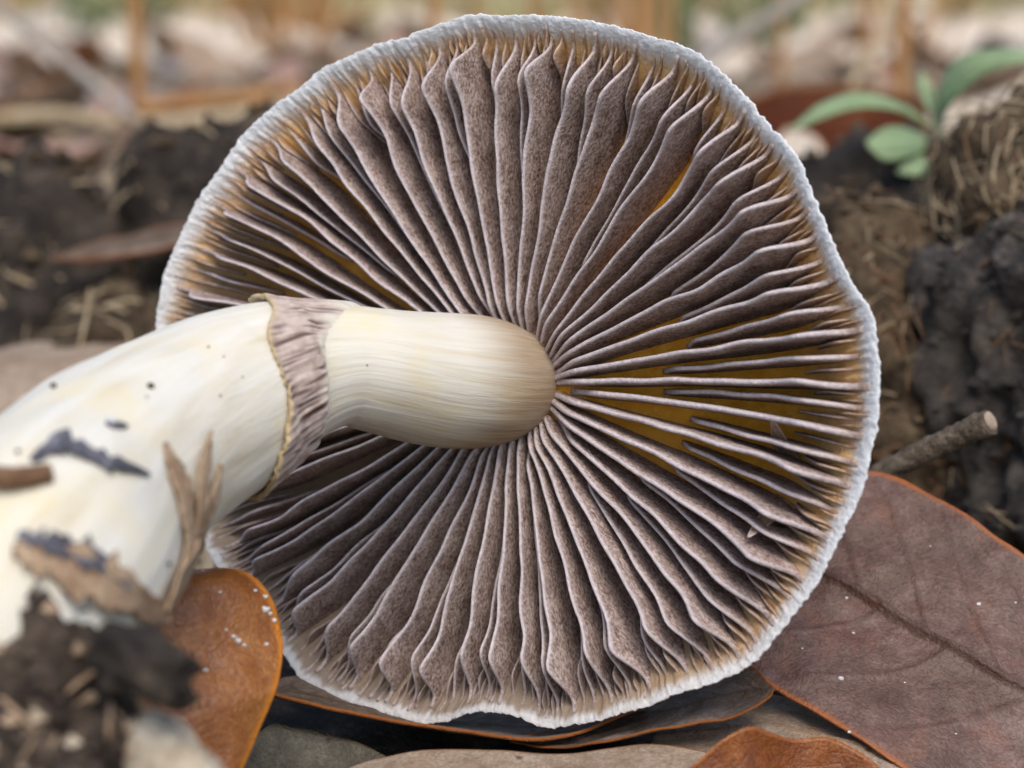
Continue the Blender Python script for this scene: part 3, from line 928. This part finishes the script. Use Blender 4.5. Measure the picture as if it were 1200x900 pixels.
# stalks standing in the background: (px, py foot, depth, px top, py top, radius, material)
def stalk(px, pyt, d, lean, r, mat, label, group, foot=None):
    x = (px - 600) * K * d
    y = d * math.cos(PITCH)
    z0 = th(x, y) - .4
    h = 22 if pyt is None else pyt
    pts = [np.array([x, y, z0]), np.array([x + lean * .4 * h, y + .3, z0 + h * .4]), np.array([x + lean * h, y + .6, z0 + h])]
    o = twig('dry_stalk', pts, r, r * .7, mat, label, 'stalk', group, 8, 12, .08, px * .1, False)
    return o
GS = 'dry stalks standing behind the cap'
LS = 'thin dry brown stalk standing upright in the litter behind the mushroom'
for (px, d, lean, r) in [(174, 76, -.01, .30), (512, 74, 0, .26), (556, 100, .01, .2), (622, 88, 0.02, .22), (749, 66, 0.0, .28), (778, 80, .01, .2), (1043, 64, .015, .24), (905, 105, 0, .25)]:
    stalk(px, None, d, lean, r, M_STALK, LS, GS)
twig('dry_stalk', [(-60, -40, 74), (40, 40, 72), (110, 98, 70), (158, 140, 69)], .24, .18, M_GREYWOOD, 'grey dead stem slanting down into the litter left of the cap', 'stalk', seed=2)
twig('dry_stalk', [(800, 108, 78), (850, 52, 80), (920, 8, 82), (990, -50, 84)], .32, .25, M_GREYWOOD, 'thick pale stem slanting up behind the upper right rim', 'stalk', seed=3)
twig('dry_stalk', [(985, 130, 66), (1010, 80, 67), (1040, 30, 68), (1060, -40, 69)], .2, .14, M_STRAW, 'straw coloured stem slanting behind the green seedling', 'stalk', seed=3)
twig('twig', [(-60, 146, 66), (60, 136, 66), (140, 146, 65), (230, 140, 65), (330, 128, 66)], .30, .22, M_STRAW, 'long straw coloured twig lying across the litter left of the cap', 'twig', seed=6, bump=.2)
twig('twig', [(160, 128, 74), (230, 120, 74), (300, 112, 74), (350, 100, 75)], .34, .28, M_STALK, 'brown twig lying behind the long straw coloured twig', 'twig', seed=9, bump=.2)

# ------------------------------------------------------------------ green seedling
def seedling():
    root = P(1100, 178, 37.5)
    e = empty('seedling', root)
    tag(e, 'small green seedling with arching leaves on the low dark clod', 'seedling')
    base = root + np.array([0, 0, -1.0])
    V, F = tube(catmull([base, root, P(1098, 150, 37.4), P(1090, 100, 37.6)], 12), [.12] * 5 + [.10] * 4 + [.06] * 4, 8)
    obj('shoot', V, F, LEAFM['green'], e, [(0, 0, 0)] * len(V))
    for top, bot in [
        ([(1096, 148, 37.2), (1060, 122, 36.8), (1010, 108, 36.4), (960, 122, 36.0), (925, 152, 35.8)], [(1094, 152, 37.2), (1055, 130, 36.4), (1008, 126, 35.9), (965, 138, 35.6), (926, 155, 35.8)]),
        ([(1098, 150, 37.4), (1098, 105, 37.0), (1125, 66, 36.6), (1180, 56, 36.2), (1240, 68, 35.8)], [(1102, 150, 37.3), (1112, 125, 36.6), (1145, 90, 36.0), (1190, 74, 35.7), (1238, 72, 35.8)]),
        ([(1098, 166, 37.2), (1070, 152, 36.6), (1040, 148, 36.0), (1015, 165, 35.6)], [(1098, 170, 37.2), (1072, 182, 36.0), (1040, 188, 35.4), (1016, 170, 35.6)]),
        ([(1100, 168, 37.2), (1085, 178, 36.6), (1065, 188, 36.0), (1050, 200, 35.8)], [(1102, 172, 37.2), (1095, 196, 36.2), (1080, 206, 35.6), (1052, 204, 35.8)]),
        ([(1086, 130, 37.5), (1078, 110, 37.6), (1076, 95, 37.7), (1080, 84, 37.8)], [(1092, 130, 37.5), (1090, 112, 37.6), (1088, 96, 37.7), (1081, 84, 37.8)])]:
        l = sheet_leaf('leaf_blade', top, bot, LEAFM['green'], None, nu=24, nv=10, thick=.02, bulge=.06, rough=.02, veins=0, vein_h=.012, edge_w=0)
        org = np.array(l.location) / S; off = (org - np.array(root)) * S
        l.data.transform(__import__('mathutils').Matrix.Translation(Vector(off)))
        l.location = (0, 0, 0); l.parent = e
seedling()

# ------------------------------------------------------------------ bits stuck to the stem
def stem_patch(name, pix, width, mat, label, cat, lift=.02, curl=0.0, seed=0.0, thick=.03, ragged=.2):
    """a flake following the stem surface along a pixel line; width in cm per point"""
    pts, nn = [], []
    for (px, py) in pix:
        p, n = on_stem(px, py, lift); pts.append(p); nn.append(n)
    n = 24
    C = catmull(pts, n)
    N = catmull(nn, n)
    W = [w_[0] for w_ in catmull([np.array([w, 0, 0]) for w in width], n)]
    V, F = [], []
    nv = 8
    for i in range(n + 1):
        t = C[min(i + 1, n)] - C[max(i - 1, 0)]; t /= np.linalg.norm(t)
        nr = N[i] / np.linalg.norm(N[i])
        s = np.cross(t, nr)
        for side in (0, 1):
            for j in range(nv + 1):
                v = j / nv * 2 - 1
                ww = W[i] * (1 + .25 * nz((i * .5, v, seed), 1) + ragged * nz((i * .9, (v > 0) * 7.3, seed), 1))
                V.append(C[i] + s * v * ww * .5 + nr * (curl * v * v * ww + .02 * nz((i * .4, v * 2, seed), 1) + (thick * (1 - v * v * .7) if side == 0 else -thick)))
    m = nv + 1
    def id_(i, sd_, j): return i * 2 * m + sd_ * m + j
    for i in range(n):
        for j in range(nv):
            F.append((id_(i, 0, j), id_(i, 0, j + 1), id_(i + 1, 0, j + 1), id_(i + 1, 0, j)))
            F.append((id_(i, 1, j), id_(i + 1, 1, j), id_(i + 1, 1, j + 1), id_(i, 1, j + 1)))
        F.append((id_(i, 0, 0), id_(i + 1, 0, 0), id_(i + 1, 1, 0), id_(i, 1, 0)))
        F.append((id_(i, 0, nv), id_(i, 1, nv), id_(i + 1, 1, nv), id_(i + 1, 0, nv)))
    F.append(tuple([id_(0, 0, j) for j in range(m)] + [id_(0, 1, j) for j in range(m - 1, -1, -1)]))
    F.append(tuple([id_(n, 0, j) for j in range(m - 1, -1, -1)] + [id_(n, 1, j) for j in range(m)]))
    o = obj(name, V, F, mat)
    if label: tag(o, label, cat)
    return o
stem_patch('bark_flake', [(38, 542), (70, 524), (96, 532), (122, 543), (150, 550), (172, 558)], [.06, .22, .17, .15, .10, .02], M_FLAKE, 'dark bluish grey bark flake lying on the white stem', 'flake', .03, .12, 1, .025, 1.0)
stem_patch('bark_flake', [(124, 496), (132, 500), (142, 500), (148, 502)], [.03, .09, .08, .02], M_FLAKE, 'tiny dark flake beside a pale grain on the upper white stem', 'flake', seed=2, thick=.02)
twig('stick', [on_stem(4, 574, .25)[0] - RT * .5 - FWD * .1, on_stem(10, 570, .1)[0], on_stem(58, 560, .05)[0]], .10, .085, M_BROWNSTICK, 'short blurred brown stick lying against the white stem', 'stick', seed=3, pix=False)
# papery forked sheath
sh = empty('dry_sheath', on_stem(222, 640)[0])
tag(sh, 'dry papery brown sheath with forked tips clinging to the white stem', 'sheath')
def sheath_blade(pix, width, nm, curl, lift, seed):
    o = stem_patch(nm, pix, width, M_SHEATH, None, None, lift, curl, seed, .018)
    off = Vector(o.location) - Vector(sh.location)
    o.data.transform(__import__('mathutils').Matrix.Translation(off)); o.location = (0, 0, 0); o.parent = sh
sheath_blade([(190, 520), (202, 555), (214, 590), (216, 640), (200, 690)], [.03, .26, .36, .32, .18], 'blade', .06, .04, 1)
sheath_blade([(241, 508), (232, 545), (228, 590), (220, 640), (202, 690), (186, 716)], [.02, .15, .25, .32, .28, .16], 'blade', .10, .07, 4)
sheath_blade([(253, 545), (248, 575), (236, 605), (224, 640)], [.03, .16, .20, .16], 'blade', .08, .045, 7)
# small dark grains and a pale one
def grain(px, py, r, mat, label, cat='grain', group=None):
    p, n = on_stem(px, py, r * .5)
    bm = bmesh.new(); bmesh.ops.create_icosphere(bm, subdivisions=2, radius=1)
    V = [p + np.array(v.co) * r * (1 + .25 * nz(np.array(v.co), 1.5, px)) for v in bm.verts]
    F = [tuple(x.index for x in f.verts) for f in bm.faces]; bm.free()
    tag(obj('soil_grain', V, F, mat), label, cat, group)
for (px, py, r) in [(176, 454, .032), (63, 454, .03), (244, 407, .012), (21, 530, .022), (197, 661, .022), (172, 466, .012), (262, 418, .009), (258, 464, .011), (284, 442, .008), (430, 428, .008)]:
    grain(px, py, r, M_SOIL, 'tiny dark soil grain stuck to the white stem', 'grain', 'soil grains on the white stem')
grain(129, 497, .05, M_GRAIN, 'small pale grain stuck beside the tiny dark flake on the stem')
# tan papery scraps around the foot
stem_patch('papery_scrap', [(15, 645), (50, 660), (90, 675), (140, 700), (190, 722)], [.10, .3, .42, .35, .12], M_SHEATH, 'torn tan papery scrap between the white stem and the black soil clod', 'scrap', .06, .12, 11, .04, 1.1)
stem_patch('papery_scrap', [(20, 632), (45, 640), (75, 652), (110, 662), (140, 690)], [.05, .16, .2, .16, .05], M_FLAKE, 'grey torn scrap along the upper side of the tan papery scrap', 'scrap', .09, .25, 5, .025, 1.2)
# black chip and pale lump at the clod
def lump(name, c, axes, mat, label, cat, subd, amp, freq, seed):
    bm = bmesh.new(); bmesh.ops.create_icosphere(bm, subdivisions=subd, radius=1)
    V = []
    for v in bm.verts:
        d = np.array(v.co)
        p = axes[0] * d[0] + axes[1] * d[1] + axes[2] * d[2]
        V.append(c + p * (1 + amp * fbm(p + c, freq, 4, seed)))
    F = [tuple(x.index for x in f.verts) for f in bm.faces]; bm.free()
    o = obj(name, V, F, mat); tag(o, label, cat)
    return o, np.array(V)
cp = P(160, 780, 15.2)
lump('charred_chip', cp, [RT * .44 - UP * .02, FWD * .35, UP * .27 - RT * .08], M_SOIL, 'flat black charred chip sticking out of the blurred clod', 'chip', 4, .55, 3.2, 4)
pl = P(258, 905, 15.3)
lump('decayed_wood', pl + np.array([0, 0, -.9]), [RT * .55 - UP * .25, FWD * .5, UP * 1.35 - RT * .45], M_PALE, 'blurred whitish fuzzy lump of decayed wood below the black chip', 'wood', 5, .22, 1.6, 6)

# grains of sand on leaves
def sand(pix, label, group):
    for (px, py, r) in pix:
        d = Vector(FWD + RT * (px - 600) * K + UP * (450 - py) * K).normalized()
        best = None
        for b in LBVH:
            h = b.ray_cast(Vector(CAM), d)
            if h[0] is not None and (best is None or h[3] < best[3]): best = h
        if best is None: continue
        p = np.array(best[0])
        bm = bmesh.new(); bmesh.ops.create_icosphere(bm, subdivisions=2, radius=1)
        V = [p + np.array(v.co) * r * (1 + .5 * nz(np.array(v.co), 1.3, px)) * np.array([1, .8, .7]) for v in bm.verts]
        F = [tuple(x.index for x in f.verts) for f in bm.faces]; bm.free()
        tag(obj('sand_grain', V, F, M_GRAIN), label, 'grain', group)
sand([(985, 795, .035), (1147, 708, .03), (995, 858, .022), (992, 701, .022), (1190, 706, .016), (1000, 742, .02), (940, 760, .014), (1090, 640, .012), (1060, 800, .014), (1120, 860, .014)],
     'tiny white sand grain on the big mauve leaf', 'sand grains on the big mauve leaf')
sand([(311, 714, .05), (316, 719, .03), (321, 727, .03), (311, 699, .03), (299, 692, .022), (274, 746, .03), (279, 751, .04), (286, 756, .025), (241, 785, .03), (312, 755, .026), (258, 694, .02), (238, 669, .016), (265, 738, .018)],
     'tiny pale sand grain on the small orange leaf', 'sand grains on the small orange leaf')

# ------------------------------------------------------------------ far grass, ground debris
def grass_mass(mat, seed, ntuft, label, hmul, d0, d1):
    r = random.Random(seed)
    V, F = [], []
    for q in range(ntuft):
        d_ = r.uniform(d0, d1); x_ = r.uniform(-.34, .34) * d_; hh = r.uniform(.6, 1.5) * hmul
        for k in range(r.randrange(8, 26)):
            d = d_ + r.gauss(0, d_ * .02); x = x_ + r.gauss(0, d_ * .012)
            h = hh * r.uniform(.5, 1.3)
            lean = np.array([r.gauss(0, .35), r.gauss(0, .2), 1]) * h
            wv = np.array([r.uniform(.3, .7), r.uniform(-.2, .2), 0]) * (d / 330)
            o = len(V)
            b = np.array([x, d, th(x, d) - .3])
            V += [b - wv, b + wv, b + lean * .6 + wv * .7, b + lean * .6 - wv * .7, b + lean + np.array([lean[0] * .4, 0, -h * .1])]
            F += [(o, o + 1, o + 2, o + 3), (o + 3, o + 2, o + 4)]
    o = obj('grass', V, F, mat, origin=(0, 0, 0))
    tag(o, label, 'grass', kind='stuff')
grass_mass(M_GRASS, 21, 60, 'pale yellow dry grass far behind the mushroom', 12, 180, 900)
grass_mass(M_BUSH, 22, 26, 'dark green grass tufts far behind the mushroom', 10, 170, 700)
grass_mass(M_STALK, 23, 26, 'brown dead grass tufts far behind the mushroom', 14, 150, 700)

def debris():
    r = random.Random(33)
    V, F = [], []
    for k in range(5200):
        d = 22 * math.exp(r.random() * 2.4)
        x = r.uniform(-.33, .33) * d
        if math.hypot(x, d - 22) < 5: continue
        z = th(x, d)
        L = r.uniform(.3, 1.6); a = r.uniform(0, 6.28); tl = r.gauss(0, .25)
        dv_ = np.array([math.cos(a), math.sin(a), tl]) * L
        wv = np.array([-math.sin(a), math.cos(a), r.gauss(0, .3)]) * r.uniform(.03, .16)
        up = np.array([0, 0, r.uniform(.03, .1)])
        p = np.array([x, d, z + abs(tl) * L * .4])
        o = len(V)
        V += [p - dv_ * .5 - wv, p - dv_ * .5 + wv, p + dv_ * .5 + wv * .5, p + dv_ * .5 - wv * .5, p + up]
        F += [(o, o + 1, o + 4), (o + 1, o + 2, o + 4), (o + 2, o + 3, o + 4), (o + 3, o, o + 4), (o + 3, o + 2, o + 1, o)]
    o = obj('leaf_litter', V, F, M_STRAW, origin=(0, 0, 0), smooth_shade=False)
    tag(o, 'fine straw coloured litter scattered over the forest floor', 'litter', kind='stuff')
debris()
